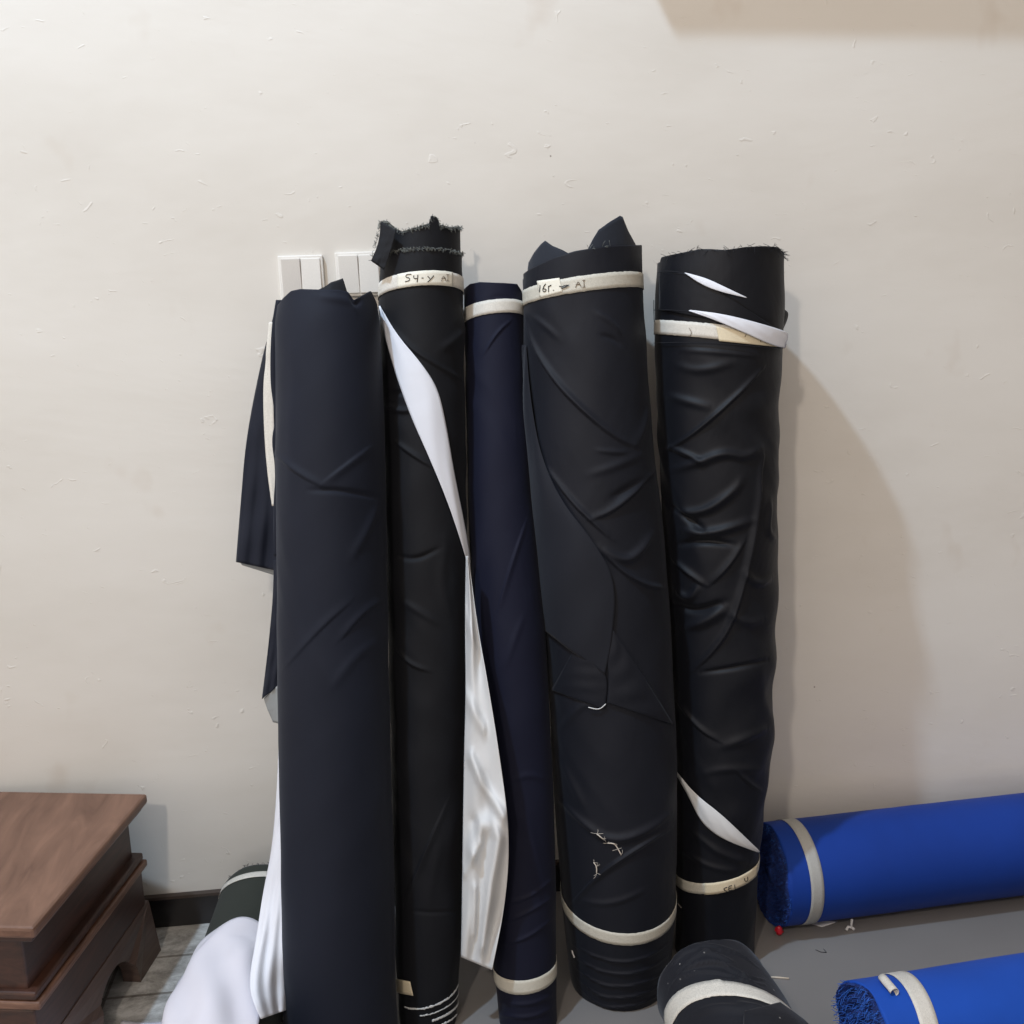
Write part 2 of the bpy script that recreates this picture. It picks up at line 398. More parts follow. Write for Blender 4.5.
def body_mesh(R, ht, hb, nf=210, nb=60, nv=560, off=0.0, lip=.03, tilt=None):
    p = phis(nf, nb); n = len(p); T = ht(p); B = hb(p)
    v = np.linspace(0, 1, nv)[:, None]; H = B[None] + (T - B)[None] * v; Pm = np.broadcast_to(p, H.shape)
    P = R.pt(Pm, H, off)
    rows = [P.reshape(-1, 3)]; nr = nv
    # top: turned in edge then concentric wraps
    D = [(T, -.003), (T - lip, -.004), (T - lip, -.010)]
    k = 0
    rt = R.cr(T)[1]
    steps = 12
    for i in range(1, steps):
        D.append((T.min() - lip + .004 * (i % 2) + 0 * T, -.012 - (rt - .02) * i / steps))
        D.append((T.min() - lip + .004 * ((i + 1) % 2) + 0 * T, -.0125 - (rt - .02) * i / steps))
    for hh, o in D:
        rows.append(R.pt(p, hh, off + o + 0 * p, False)); nr += 1
    bot = []
    rb = R.cr(B)[1]
    for o in (-.006, ): rows.insert(0, R.pt(p, B, off + o + 0 * p, False)); nr += 1
    for i in range(1, 5):
        rows.insert(0, R.pt(p, B + .004 * (i % 2), off - rb * i / 5.2, False)); nr += 1
    V = np.concatenate(rows); Fc = grid_faces(nr, n, True)
    Fc.append(tuple(range(n - 1, -1, -1))); Fc.append(tuple((nr - 1) * n + i for i in range(n)))
    return V, Fc
def band_mesh(R, co, w, off=.0016, th=.0007, n=160, p0=-PI, p1=PI, jag=0.0, seed=1):
    r_ = np.random.RandomState(seed)
    p = np.linspace(p0, p1, n); hc = co[0] + co[1] * np.sin(p) + co[2] * np.cos(p)
    G = []
    for k in np.linspace(-.5, .5, 5):
        j = jag * r_.randn(n) if abs(k) == .5 else 0
        G.append(R.pt(p, hc + k * w + j, off))
    return sheet(np.array(G), th)
def surf_sheet(R, railA, railB, nr=70, nc=14, off=.003, bulge=.0, th=.0009, dsp=True, wr=0.0, seed=3):
    a = smooth_poly(railA, nr); b = smooth_poly(railB, nr)
    r_ = np.random.RandomState(seed); ph0 = r_.rand(4) * 6
    PH = np.zeros((nr, nc)); HH = np.zeros((nr, nc)); OF = np.zeros((nr, nc))
    for i in range(nr):
        for j in range(nc):
            t = j / (nc - 1); q = a[i] * (1 - t) + b[i] * t; PH[i, j], HH[i, j] = R.uv(q[0], q[1])
            v = i / (nr - 1)
            OF[i, j] = off + bulge * math.sin(PI * t) * math.sin(PI * v) ** .5 + wr * math.sin(9 * v + 3 * t + ph0[0]) * math.sin(5 * t + 14 * v + ph0[1]) * math.sin(PI * t)
    P = R.pt(PH, HH, OF, dsp)
    return sheet(P, th)
def free_sheet(railA, railB, nr=80, nc=24, th=.0009, wr=.004, waves=((2.2, 3.0, .3), (1.1, 7.0, 1.7), (3.5, 2.0, 4.0)), folds=()):
    """hanging cloth between two outlines of (px, py, distance-from-wall)"""
    a = smooth_poly(railA, nr); b = smooth_poly(railB, nr); G = np.zeros((nr, nc, 3))
    for i in range(nr):
        for j in range(nc):
            t = j / (nc - 1); v = i / (nr - 1); q = a[i] * (1 - t) + b[i] * t
            y = q[2]
            for (ku, kv, p) in waves: y += wr * math.sin(2 * PI * (ku * t + .35 * kv * v) + p) * (.4 + .6 * math.sin(kv * v * 2 + p)) * .6
            for pl, amp, w in folds:
                dm = 9
                for (x0, y0), (x1, y1) in zip(pl[:-1], pl[1:]):
                    ex, ey = x1 - x0, (y1 - y0) * 5; k = max(0, min(1, ((t - x0) * ex + (v - y0) * 5 * ey) / (ex * ex + ey * ey + 1e-9)))
                    dm = min(dm, math.hypot(t - x0 - k * ex, (v - y0) * 5 - k * ey))
                y -= amp * math.exp(-(dm / w) ** 2)
            G[i, j] = at_y(q[0], q[1], y)
    return sheet(G, th)
def band_label(R, co, w, px0, px1, py, off=.003, th=.0006):
    a = R.uv(px0, py)[0]; b = R.uv(px1, py)[0]
    return band_mesh(R, co, w, off=off, th=th, n=24, p0=a, p1=b, jag=.0002)
def strokes(R, lines, r=.0008, off=.0036):
    V, Fc = [], []
    for ln in lines:
        m = smooth_poly(ln, max(4, 3 * len(ln))) if len(ln) > 2 else np.array(ln, float)
        q = R.uvs(m); P = R.pt(q[:, 0], q[:, 1], off + 0 * q[:, 0])
        tube(P, r, 5, V, Fc)
    return np.array(V), Fc
def zoomed(lines, ox, oy, sc): return [[(ox + x / sc, oy + y / sc) for x, y in l] for l in lines]
def fray(R, prof, p0, p1, n, ln=.010, r=.0005, off=0, down=.25, seed=1, curl=.006):
    r_ = random.Random(seed); V, Fc = [], []
    for i in range(n):
        p = r_.uniform(p0, p1); h = float(prof(p)) - .002
        b0 = R.pt(np.array([p]), np.array([h]), off, True)[0]
        L = r_.uniform(.3, 1) * ln; dirn = R.A * (1 if r_.random() > down else -1) + R.X * r_.uniform(-1, 1) + (R.F * math.cos(p) + R.X * math.sin(p)) * r_.uniform(-.2, .8)
        dirn /= np.linalg.norm(dirn); sd = np.array([r_.uniform(-1, 1), r_.uniform(-1, 1), r_.uniform(-1, .4)]) * curl
        pts = [b0 + dirn * L * t + sd * t * t for t in (0, .35, .7, 1)]
        tube(pts, r, 3, V, Fc)
    return np.array(V), Fc

LEN = 1.5
def upright(rows, Yt, Yb, ybot):
    s_ = (Yt - Yb) / LEN; O = np.array([0, Yb, 0.]); A = np.array([0, s_, 1.]); A /= np.linalg.norm(A)
    F = np.array([0, -1, s_]); F /= np.linalg.norm(F); n = F
    hs, cs, rs = [], [], []
    for py, xl, xr in rows:
        d = ray((xl + xr) / 2, py); t = np.dot(O - CAM, n) / np.dot(d, n); P = CAM + d * t
        hs.append(np.dot(P - O, A)); cs.append(P[0]); rs.append((xr - xl) / 2 * depth(P) / FPX)
    o = np.argsort(hs); hs = np.array(hs)[o]; cs = np.array(cs)[o]; rs = np.array(rs)[o]
    return Roll(O, A, (1, 0, 0), F, hs, cs, rs)
def floor_prof(R):
    def f(p):
        r = R.cr(np.array([0.02]))[1][0]; return 0.001 - r * np.cos(p) * R.F[2] / R.A[2]
    return f
GR = 'fabric rolls standing against the wall'

# ================================================================== SETTING
structure('wall_back', *boxvf(-4, 4, 0, .15, -.1, 3.4), M['wall'])
structure('floor', *boxvf(-4, 4, -5, 0, -.1, 0), M['floor'])
bb = structure('baseboard_back', *boxvf(-4, 4, -.012, 0, 0, .072), M['skirting'])
structure('trim_1', *boxvf(-4, 4, -.014, 0, .072, .079), M['skirt_top'])

# ================================================================== ROLL 0 : big navy roll on the left, in front
r0 = upright([(292, 281, 374), (320, 276, 380), (450, 277, 385), (700, 279, 389), (850, 282, 393), (1000, 284, 396)], -.17, -.47, 1060)
r0.namp = .0012; r0.seed = 4
for pl, a, w, k in [([(273, 452), (300, 475), (326, 488)], .0035, .010, 'fold'), ([(322, 484), (345, 466), (370, 447)], .003, .012, 'foldr'),
                    ([(308, 490), (340, 490), (378, 497)], -.004, .006, 'ridge'), ([(285, 668), (320, 628), (352, 600)], .0022, .012, 'fold'),
                    ([(350, 560), (368, 530), (378, 505)], .003, .012, 'ridge'), ([(340, 640), (365, 610), (384, 600)], .003, .012, 'fold'),
                    ([(330, 690), (360, 650), (385, 640)], .002, .012, 'ridge'), ([(296, 330), (292, 420), (290, 520)], .0015, .02, 'ridge'),
                    ([(350, 296), (354, 306), (362, 300)], -.004, .006, 'ridge'), ([(318, 296), (350, 300), (356, 312)], .003, .01, 'ridge')]:
    r0.ridge(pl, a, w, k)
t0 = thing('fabric_roll', (r0.O[0] + r0.cr(0)[0], r0.O[1], 0), 'smooth dark navy fabric roll, leftmost of the standing ones, no band across its front', 'fabric roll', GR)
ht0 = r0.edge_profile([(277, 306), (283, 298), (291, 291), (300, 289), (340, 290), (348, 292), (354, 300), (362, 296), (371, 291), (375, 299), (378, 306)])
part('cloth_wrap', *body_mesh(r0, ht0, floor_prof(r0), lip=.02), M['navy_big'], t0)
# folded corner standing up behind the top edge
def inner_shell(R, pl, off, lip=.02, lo=.06, n=120, nv=16, lean=0.0):
    q = R.uvs(poly_at(pl, np.linspace(0, 1, n)))
    G = []
    for v in np.linspace(0, 1, nv):
        h = q[:, 1].min() - lo + (q[:, 1] - q[:, 1].min() + lo) * v
        G.append(R.pt(q[:, 0], h, off - lean * v ** 2 + 0 * h, False))
    return sheet(np.array(G), .0012)
part('loose_corner', *inner_shell(r0, [(305, 292), (314, 288), (325, 284), (332, 280), (345, 277), (348, 276), (352, 286), (354, 294)], -.010, lo=.05, lean=.012), M['black1'], t0)
# outer flap hanging behind on the left with its tape
fl = part('loose_flap', *free_sheet([(277, 302, -.10), (270, 330, -.11), (262, 358, -.12), (246, 438, -.14), (241, 500, -.16), (236, 562, -.18)],
        [(290, 300, -.16), (290, 350, -.17), (292, 440, -.19), (292, 500, -.2), (292, 574, -.22)], wr=.006, nr=90), M['navy_big'], t0)
part('hem', *free_sheet([(276, 300, -.20), (271, 330, -.215), (270, 380, -.23), (273, 402, -.235), (276, 420, -.24), (271, 440, -.245), (276, 470, -.25), (273, 510, -.255), (274, 556, -.26)],
        [(284, 300, -.20), (284, 360, -.22), (286, 440, -.25), (286, 500, -.255), (286, 558, -.26)], wr=.002, nc=6), M['navy_big'], fl)
tp = part('tape', *free_sheet([(269, 322, -.20), (266, 350, -.21), (266, 362, -.21), (263, 385, -.215), (264, 430, -.22), (267, 470, -.235), (272, 506, -.25)],
        [(274, 322, -.205), (273, 350, -.215), (274, 362, -.215), (273, 385, -.225), (274, 430, -.23), (277, 470, -.24), (277, 506, -.253)], wr=.001, nc=6), M['tape_pale'], fl)
part('lining', *free_sheet([(238, 559, -.170), (242, 565, -.165)], [(290, 568, -.20), (290, 580, -.19)], nr=8, wr=.0), M['lining_grey'], fl)
fl2 = part('loose_flap', *free_sheet([(274, 560, -.24), (273, 600, -.25), (268, 650, -.26), (262, 699, -.27)],
        [(292, 560, -.27), (292, 600, -.28), (292, 650, -.29), (290, 676, -.30)], wr=.003), M['navy_big'], t0)
part('lining', *free_sheet([(264, 698, -.268), (266, 706, -.268), (273, 722, -.268)], [(290, 674, -.30), (290, 700, -.3), (290, 726, -.30)], nr=14, wr=.001), M['lining_grey'], fl2)
part('white_lining', *free_sheet([(279, 735, -.30), (277, 790, -.32), (272, 850, -.35), (263, 892, -.37), (256, 940, -.44), (250, 972, -.50), (250, 992, -.54), (255, 1006, -.57), (261, 1019, -.58)],
        [(290, 735, -.34), (293, 790, -.36), (294, 850, -.39), (295, 900, -.42), (296, 950, -.44), (296, 980, -.45), (294, 995, -.46), (293, 1004, -.465), (292, 1008, -.47)], wr=.006, nr=110), M['white'], t0)

# ================================================================== ROLL 1 : frayed top, 54-Y
r1 = upright([(225, 381, 462), (300, 379, 463), (400, 382, 465), (560, 386, 467), (700, 390, 466), (830, 393, 463), (955, 396, 461), (1020, 400, 455)], -.105, -.40, 1040)
r1.namp = .0028; r1.seed = 11
b1 = r1.fit_band([(381, 289), (400, 281), (420, 278), (440, 279), (461, 283)])
r1.bands = [b1]
for pl, a, w, k in [([(384, 318), (408, 348), (440, 368), (462, 380)], .0035, .008, 'fold'), ([(440, 350), (455, 340), (464, 330)], .003, .01, 'ridge'),
                    ([(386, 405), (402, 412), (416, 408)], .005, .006, 'ridge'), ([(388, 395), (400, 392), (412, 396)], -.004, .006, 'ridge'),
                    ([(392, 440), (412, 455), (436, 470)], .004, .008, 'fold'), ([(396, 556), (416, 560), (440, 548)], -.004, .006, 'ridge'),
                    ([(400, 600), (420, 612), (440, 625)], .003, .008, 'ridge'), ([(398, 650), (410, 665), (430, 672)], .004, .007, 'fold'),
                    ([(450, 620), (440, 580), (446, 540)], .003, .012, 'ridge'), ([(448, 800), (425, 850), (404, 905)], .003, .010, 'fold'),
                    ([(410, 911), (435, 913), (458, 911)], -.002, .005, 'ridge'), ([(440, 840), (432, 880), (428, 910)], .002, .012, 'ridge')]:
    r1.ridge(pl, a, w, k)
t1 = thing('fabric_roll', (r1.cr(0)[0], r1.O[1], 0), 'black fabric roll with fringed selvedge top and a paper band written 54-Y', 'fabric roll', GR)
ht1 = r1.edge_profile([(379, 262), (384, 255), (392, 251), (405, 249), (425, 248), (445, 249), (462, 253)])
part('cloth_wrap', *body_mesh(r1, ht1, floor_prof(r1), lip=.012), M['black1'], t1)
top1 = [(380, 256), (381, 221), (386, 221), (393, 227), (401, 231), (412, 228), (422, 225), (429, 223), (432, 215), (438, 217), (441, 224), (452, 227), (462, 227), (463, 240)]
inn = part('inner_wrap', *inner_shell(r1, top1, -.004, lo=.05, n=200), M['black1'], t1)
pr1 = r1.edge_profile(top1)
part('selvedge_fringe', *fray(r1, pr1, -1.4, 1.4, 360, .006, .0006, -.003, .5, 2, .004), M['grey_thread'], inn)
part('selvedge_fringe', *fray(r1, lambda p: ht1(p), -1.45, 1.4, 320, .005, .0006, .002, .4, 3, .003), M['grey_thread'], t1)
# pointed ear of selvedge at left
ear = part('loose_corner', *free_sheet([(381, 221, -.15), (379, 243, -.165), (371, 261, -.17)], [(396, 230, -.185), (391, 250, -.187), (384, 270, -.185)], nr=20, nc=10, wr=.002), M['black1'], t1)
V, Fc = [], []
for q in range(46):
    u = rng.random(); p = at_y(381 - 10 * u ** 1.3, 221 + 40 * u, -.15 - .02 * u); d = np.array([rng.uniform(-1, .2), rng.uniform(-.5, .3), rng.uniform(-.6, .8)]); d /= np.linalg.norm(d)
    tube([p, p + d * .003, p + d * .0055 + np.array([0, 0, .001])], .0006, 3, V, Fc)
part('selvedge_fringe', np.array(V), Fc, M['grey_thread'], ear)
bd = part('paper_band', *band_mesh(r1, b1, .027, jag=.0002), M['tape_pale'], t1)
lb = part('label', *band_label(r1, b1, .0275, 398, 452, 280, .0026, .0005), M['label'], bd)
txt = zoomed([[(744, 305), (724, 306), (722, 318), (738, 320), (738, 332), (720, 335)], [(754, 310), (753, 324), (770, 322)], [(770, 308), (767, 338)], [(784, 321), (792, 321)],
              [(808, 313), (818, 324)], [(832, 311), (822, 324), (808, 338)]], 230, 200, 4.096)
part('handwriting', *strokes(r1, txt), M['ink'], lb)
part('handwriting', *strokes(r1, zoomed([[(862, 334), (871, 307), (880, 332)], [(862, 322), (880, 321)], [(888, 307), (887, 333)], [(882, 307), (894, 307)], [(882, 333), (893, 333)]], 230, 200, 4.096), .0005), M['brownink'], lb)
wl = part('white_lining', *surf_sheet(r1, [(381, 306), (386, 335), (398, 378), (412, 418), (428, 455), (446, 500), (459, 540), (468, 573)],
        [(382, 306), (398, 335), (422, 364), (438, 390), (446, 430), (453, 475), (462, 520), (470, 570)], 110, 16, .004, .003, .0009, False, .0015), M['white'], t1)
part('white_lining', *free_sheet([(466, 556, -.30), (465, 620, -.32), (466, 690, -.35), (464, 760, -.38), (463, 830, -.40), (462, 900, -.43), (461, 957, -.44)],
        [(468, 556, -.31), (478, 630, -.345), (489, 690, -.385), (501, 765, -.43), (510, 835, -.455), (506, 900, -.465), (492, 970, -.475)], 150, 34, wr=.010,
        waves=((1.3, 2.0, .5), (.6, 5.0, 1.1), (2.1, 3.2, 2.4), (1.0, 9.0, 4.0)),
        folds=[([(.2, .50), (.45, .555), (.9, .63)], .016, .10), ([(.22, .73), (.4, .665), (.65, .655), (.78, .69), (.62, .80), (.62, .95)], .018, .12), ([(.25, .66), (.3, .72)], -.012, .1),
               ([(.05, .35), (.6, .42)], .012, .12), ([(.05, .79), (.38, .71)], .008, .06), ([(.3, .82), (.35, .93)], .008, .06), ([(.1, .15), (.7, .22)], .008, .15)]), M['white_warm'], t1)
tb = r1.uvs([(398, 985), (412, 992)])
part('label', *surf_sheet(r1, [(396, 978), (397, 992)], [(411, 981), (414, 995)], 6, 10, .003, .0, .0006, False), M['tape_warm'], t1)
for i, (yy, w) in enumerate([(1007, .0035), (1014, .0018), (1021, .0045), (1028, .003)]):
    co = r1.fit_band([(404, yy - 1), (427, yy), (453, yy - 14 + i)])
    part('lining_edge', *band_mesh(r1, co, w, off=.0015 + .0004 * i, p0=(-.9, -.3, .1, -.8)[i], p1=(1.35, 1.5, 1.5, 1.3)[i], n=60, jag=.0007, seed=i), M['white_warm'], t1)

# ================================================================== ROLL 2 : slim navy
r2 = upright([(290, 464, 523), (400, 466, 527), (500, 468, 533), (640, 474, 546), (800, 484, 554), (900, 490, 556), (970, 494, 556), (1020, 500, 557)], -.070, -.425, 1040)
r2.namp = .0016; r2.seed = 21
b2 = r2.fit_band([(465, 316), (480, 309), (495, 306), (510, 306), (523, 309)])
b2b = r2.fit_band([(495, 976), (508, 985), (525, 988), (542, 982), (555, 970)])
r2.bands = [b2, b2b]
for pl, a, w, k in [([(484, 355), (498, 332), (512, 320)], .003, .005, 'fold'), ([(526, 520), (512, 560), (498, 610)], .003, .008, 'fold'),
                    ([(524, 615), (514, 640), (505, 668)], .002, .008, 'ridge'), ([(488, 300), (500, 296), (512, 300)], -.003, .006, 'ridge'),
                    ([(505, 905), (530, 898), (552, 880)], .003, .006, 'fold'), ([(498, 925), (525, 915), (552, 898)], .003, .006, 'fold'),
                    ([(500, 945), (525, 940), (552, 920)], .003, .006, 'fold'), ([(500, 1003), (530, 1005), (552, 995)], .003, .005, 'ridge'),
                    ([(500, 1015), (530, 1018), (552, 1008)], .003, .005, 'ridge'), ([(515, 780), (530, 774), (545, 780)], .002, .008, 'ridge'),
                    ([(520, 810), (530, 830), (540, 870)], .002, .012, 'ridge')]:
    r2.ridge(pl, a, w, k)
t2 = thing('fabric_roll', (r2.cr(0)[0], r2.O[1], 0), 'slimmest standing fabric roll, dark navy, with pale bands near top and foot', 'fabric roll', GR)
ht2 = r2.edge_profile([(465, 288), (470, 284), (480, 282), (505, 283), (517, 284), (521, 290), (523, 294)])
part('cloth_wrap', *body_mesh(r2, ht2, floor_prof(r2), nf=150, lip=.01), M['navy2'], t2)
part('paper_band', *band_mesh(r2, b2, .027, jag=.0002), M['tape_pale'], t2)
part('paper_band', *band_mesh(r2, b2b, .028, jag=.0002, seed=5), M['tape'], t2)

# ================================================================== ROLL 3 : large black, 161
r3 = upright([(240, 521, 641), (285, 523, 642), (400, 527, 649), (450, 530, 654), (500, 533, 659), (600, 541, 668), (700, 549, 674), (820, 556, 677), (910, 563, 675), (980, 571, 668), (1015, 584, 655)], -.135, -.335, 1022)
r3.namp = .0024; r3.seed = 31
b3 = r3.fit_band([(525, 298), (535, 293), (550, 289), (581, 284), (610, 281), (641, 280)])
b3b = r3.fit_band([(566, 908), (585, 927), (605, 937), (624, 940), (645, 937), (662, 927), (674, 915)])
r3.bands = [b3, b3b]
for pl, a, w, k in [([(525, 312), (533, 345), (555, 382), (590, 418), (618, 440), (634, 446)], .007, .009, 'fold'),
                    ([(634, 446), (645, 430), (648, 400)], .003, .012, 'ridge'), ([(596, 312), (612, 322), (622, 336)], .0035, .007, 'ridge'),
                    ([(526, 312), (545, 325), (560, 340)], .003, .008, 'ridge'), ([(600, 335), (612, 338), (622, 346)], -.003, .006, 'ridge'),
                    ([(545, 465), (570, 500), (594, 524), (612, 540)], .006, .008, 'fold'), ([(655, 472), (635, 492), (612, 512), (590, 520)], .006, .010, 'foldr'),
                    ([(600, 548), (625, 562), (640, 552), (652, 535)], .007, .010, 'ridge'), ([(610, 500), (630, 488), (652, 478)], -.005, .010, 'ridge'),
                    ([(606, 556), (625, 574), (645, 586), (664, 589)], .007, .008, 'fold'), ([(596, 450), (612, 452), (628, 452)], .003, .006, 'ridge'),
                    ([(588, 475), (610, 468), (640, 455)], .003, .010, 'ridge'), ([(612, 630), (640, 668), (658, 700), (672, 724)], .004, .006, 'foldr'),
                    ([(560, 800), (585, 825), (612, 842), (645, 832), (672, 812)], .006, .010, 'ridge'),
                    ([(570, 905), (600, 872), (635, 848), (672, 826)], .006, .008, 'foldr'), ([(562, 760), (575, 790), (586, 810)], .003, .012, 'ridge'),
                    ([(575, 900), (610, 905), (645, 890)], .003, .008, 'ridge'), ([(560, 730), (585, 700), (600, 712)], .003, .010, 'ridge')]:
    r3.ridge(pl, a, w, k)
for i, yy in enumerate((958, 970, 982, 993, 1002)):
    r3.ridge([(572 + i * 2, yy - 14), (600, yy + 2 + i), (630, yy + 5), (655, yy - 4), (668, yy - 14)], .0036, .0045, 'fold')
t3 = thing('fabric_roll', (r3.cr(0)[0], r3.O[1], 0), 'large creased black fabric roll with a twin-peaked top and a paper band written 161', 'fabric roll', GR)
ht3 = r3.edge_profile([(519, 279), (523, 274), (530, 269), (540, 264), (555, 257), (575, 251), (600, 247), (622, 245), (641, 245)])
part('cloth_wrap', *body_mesh(r3, ht3, floor_prof(r3), lip=.012), M['black3'], t3)
part('inner_wrap', *inner_shell(r3, [(523, 262), (529, 252), (536, 244), (541, 240), (549, 245), (560, 249), (570, 254), (576, 256)], -.006, lo=.05, lean=.006), M['inner'], t3)
part('inner_wrap', *inner_shell(r3, [(580, 252), (588, 249), (594, 238), (600, 229), (612, 221), (623, 215), (626, 216), (632, 230), (640, 244)], -.005, lo=.05, lean=.004), M['inner'], t3)
part('frayed_thread', *fray(r3, ht3, -.1, .35, 9, .016, .00045, -.004, .05, 8, .01), M['grey_thread'], t3)
bd = part('paper_band', *band_mesh(r3, b3, .029, jag=.0003), M['tape'], t3)
lb = part('label', *surf_sheet(r3, [(538, 281), (541, 298)], [(560, 278), (563, 292)], 8, 14, .003, 0, .0006, False), M['label'], bd)
txt = zoomed([[(416, 350), (414, 378)], [(438, 344), (427, 360), (427, 376), (438, 376), (441, 366), (430, 364)], [(449, 352), (450, 378)], [(450, 355), (460, 349)], [(468, 371), (470, 370)],
              [(492, 354), (502, 357), (512, 351), (526, 350)], [(500, 363), (514, 358), (530, 349)]], 440, 200, 4.096)
part('handwriting', *strokes(r3, txt, .0009, .0042), M['ink'], lb)
part('handwriting', *strokes(r3, zoomed([[(556, 359), (566, 329), (578, 357)], [(557, 347), (575, 346)], [(589, 330), (590, 357)], [(583, 330), (594, 329)], [(583, 358), (595, 356)]], 440, 200, 4.096), .0006, .003), M['brownink'], bd)
bd = part('paper_band', *band_mesh(r3, b3b, .026, jag=.0003, seed=7), M['tape'], t3)
# big loose flap lying across the middle
part('loose_flap', *surf_sheet(r3, [(524, 345), (524, 400), (527, 450), (531, 490), (535, 540), (539, 585), (543, 627)],
        [(529, 345), (533, 400), (543, 455), (562, 500), (592, 538), (616, 580), (612, 640), (605, 674)], 110, 46, .006, .006, .0012, False, .003), M['flap3'], t3)
part('loose_flap', *surf_sheet(r3, [(606, 634), (607, 655), (609, 680), (607, 702)], [(613, 630), (632, 660), (652, 692), (671, 724)], 50, 24, .005, .003, .0012, False, .002), M['black3'], t3)
pk = part('loose_flap', *surf_sheet(r3, [(580, 640), (568, 662), (553, 690)], [(602, 662), (609, 685), (605, 709)], 40, 22, .004, .004, .0012, False, .001), M['black3'], t3)
part('white_edge', *strokes(r3, [[(590, 706), (600, 709), (606, 703)]], .0011, .006), M['white_warm'], pk)
for i, pl in enumerate([[(608, 842), (614, 842), (618, 848), (621, 854)], [(594, 862), (597, 866), (597, 873)], [(598, 832), (604, 837)]]):
    part('lint_tuft', *strokes(r3, [pl], .0012, .003), M['fluff'], t3)
    for q in range(7):
        x, y = pl[rng.randrange(len(pl))]; a = rng.uniform(0, 6.3); L = rng.uniform(2, 6)
        part('lint_tuft', *strokes(r3, [[(x, y), (x + L * .6 * math.cos(a) + 1, y + L * .6 * math.sin(a)), (x + L * math.cos(a), y + L * math.sin(a))]], .00035, .003), M['fluff'], t3)
part('lint_tuft', *strokes(r3, [[(573, 950), (576, 957)]], .0014, .003), M['scrap'], t3)

# ================================================================== ROLL 4 : right, white slits
r4 = upright([(250, 658, 781), (300, 656, 782), (350, 655, 781), (400, 657, 777), (480, 661, 777), (520, 663, 775), (545, 664, 778), (565, 665, 775), (600, 668, 777), (630, 670, 773), (660, 671, 778), (680, 672, 770), (700, 673, 771), (730, 674, 773), (780, 675, 766), (850, 676, 758), (900, 676, 755), (950, 677, 753)], -.15, -.275, 960)
r4.namp = .0036; r4.seed = 42
b4 = r4.fit_band([(655, 327), (670, 328), (690, 329), (710, 331), (740, 334), (780, 340)])
b4b = r4.fit_band([(675, 880), (690, 886), (712, 889), (735, 882), (756, 869)])
r4.bands = [b4, b4b]
for pl, a, w, k in [([(664, 452), (690, 438), (720, 412), (745, 388), (764, 368)], .006, .007, 'fold'), ([(665, 395), (690, 402), (712, 408)], .005, .010, 'ridge'),
                    ([(675, 365), (700, 372), (735, 362)], .004, .010, 'ridge'), ([(672, 470), (700, 462), (725, 452), (745, 458), (760, 448)], .007, .010, 'ridge'),
                    ([(668, 446), (690, 455), (706, 464)], .006, .007, 'ridge'), ([(680, 350), (715, 352), (760, 356)], .003, .006, 'ridge'),
                    ([(668, 505), (690, 520), (706, 532)], -.008, .009, 'ridge'), ([(672, 512), (705, 513), (735, 490), (742, 478)], .008, .010, 'ridge'),
                    ([(676, 545), (705, 540), (735, 545)], -.008, .008, 'ridge'), ([(680, 530), (708, 534), (735, 526), (752, 520)], .008, .010, 'ridge'),
                    ([(672, 560), (690, 575), (705, 585)], .007, .010, 'fold'), ([(710, 585), (730, 565), (745, 540)], .006, .010, 'fold'),
                    ([(674, 605), (695, 612), (725, 602)], -.009, .009, 'ridge'), ([(676, 590), (690, 600), (700, 585)], .007, .010, 'ridge'),
                    ([(684, 628), (705, 622), (726, 608)], .008, .012, 'ridge'), ([(763, 455), (758, 510), (748, 570), (732, 625), (714, 652), (692, 672)], .008, .010, 'foldr'),
                    ([(770, 500), (766, 530), (776, 540)], .006, .010, 'ridge'), ([(744, 572), (758, 585), (773, 578)], .006, .010, 'ridge'),
                    ([(700, 673), (735, 668), (768, 660)], -.006, .006, 'ridge'), ([(728, 612), (750, 625), (765, 618)], .004, .010, 'ridge'),
                    ([(676, 700), (700, 730), (720, 742)], .005, .010, 'fold'), ([(720, 748), (745, 738), (768, 728)], .005, .012, 'ridge'),
                    ([(700, 775), (725, 768), (765, 770)], .003, .010, 'ridge'), ([(735, 770), (750, 785), (762, 792)], .004, .008, 'fold'),
                    ([(690, 830), (720, 855), (750, 862)], .004, .010, 'ridge'), ([(680, 850), (710, 868), (740, 872)], .003, .008, 'ridge'),
                    ([(668, 300), (715, 305), (745, 320)], .003, .010, 'ridge'), ([(700, 290), (720, 305), (775, 328)], -.004, .010, 'ridge')]:
    r4.ridge(pl, a, w, k)
t4 = thing('fabric_roll', (r4.cr(0)[0], r4.O[1], 0), 'crumpled black fabric roll, rightmost standing one, with ragged top and white slits', 'fabric roll', GR)
top4 = [(658, 262), (661, 257), (670, 255), (685, 252), (700, 249), (712, 249), (725, 250), (745, 247), (765, 246), (778, 247), (782, 252)]
ht4 = r4.edge_profile(top4)
part('cloth_wrap', *body_mesh(r4, ht4, floor_prof(r4), lip=.012), M['black4'], t4)
part('frayed_thread', *fray(r4, ht4, -1.3, 1.5, 120, .009, .00042, 0, .3, 12, .010), M['thread'], t4)
bd = part('paper_band', *band_mesh(r4, b4, .028, jag=.0003, p0=-PI, p1=1.35), M['tape_pale'], t4)
part('label', *surf_sheet(r4, [(716, 326), (719, 341)], [(774, 338), (776, 347)], 8, 26, .003, 0, .0006, False), M['tape_warm'], bd)
part('handwriting', *strokes(r4, [[(690, 328), (693, 333), (690, 337)], [(740, 331), (746, 333), (744, 337)], [(760, 335), (759, 342)]], .0006, .004), M['brownink'], bd)
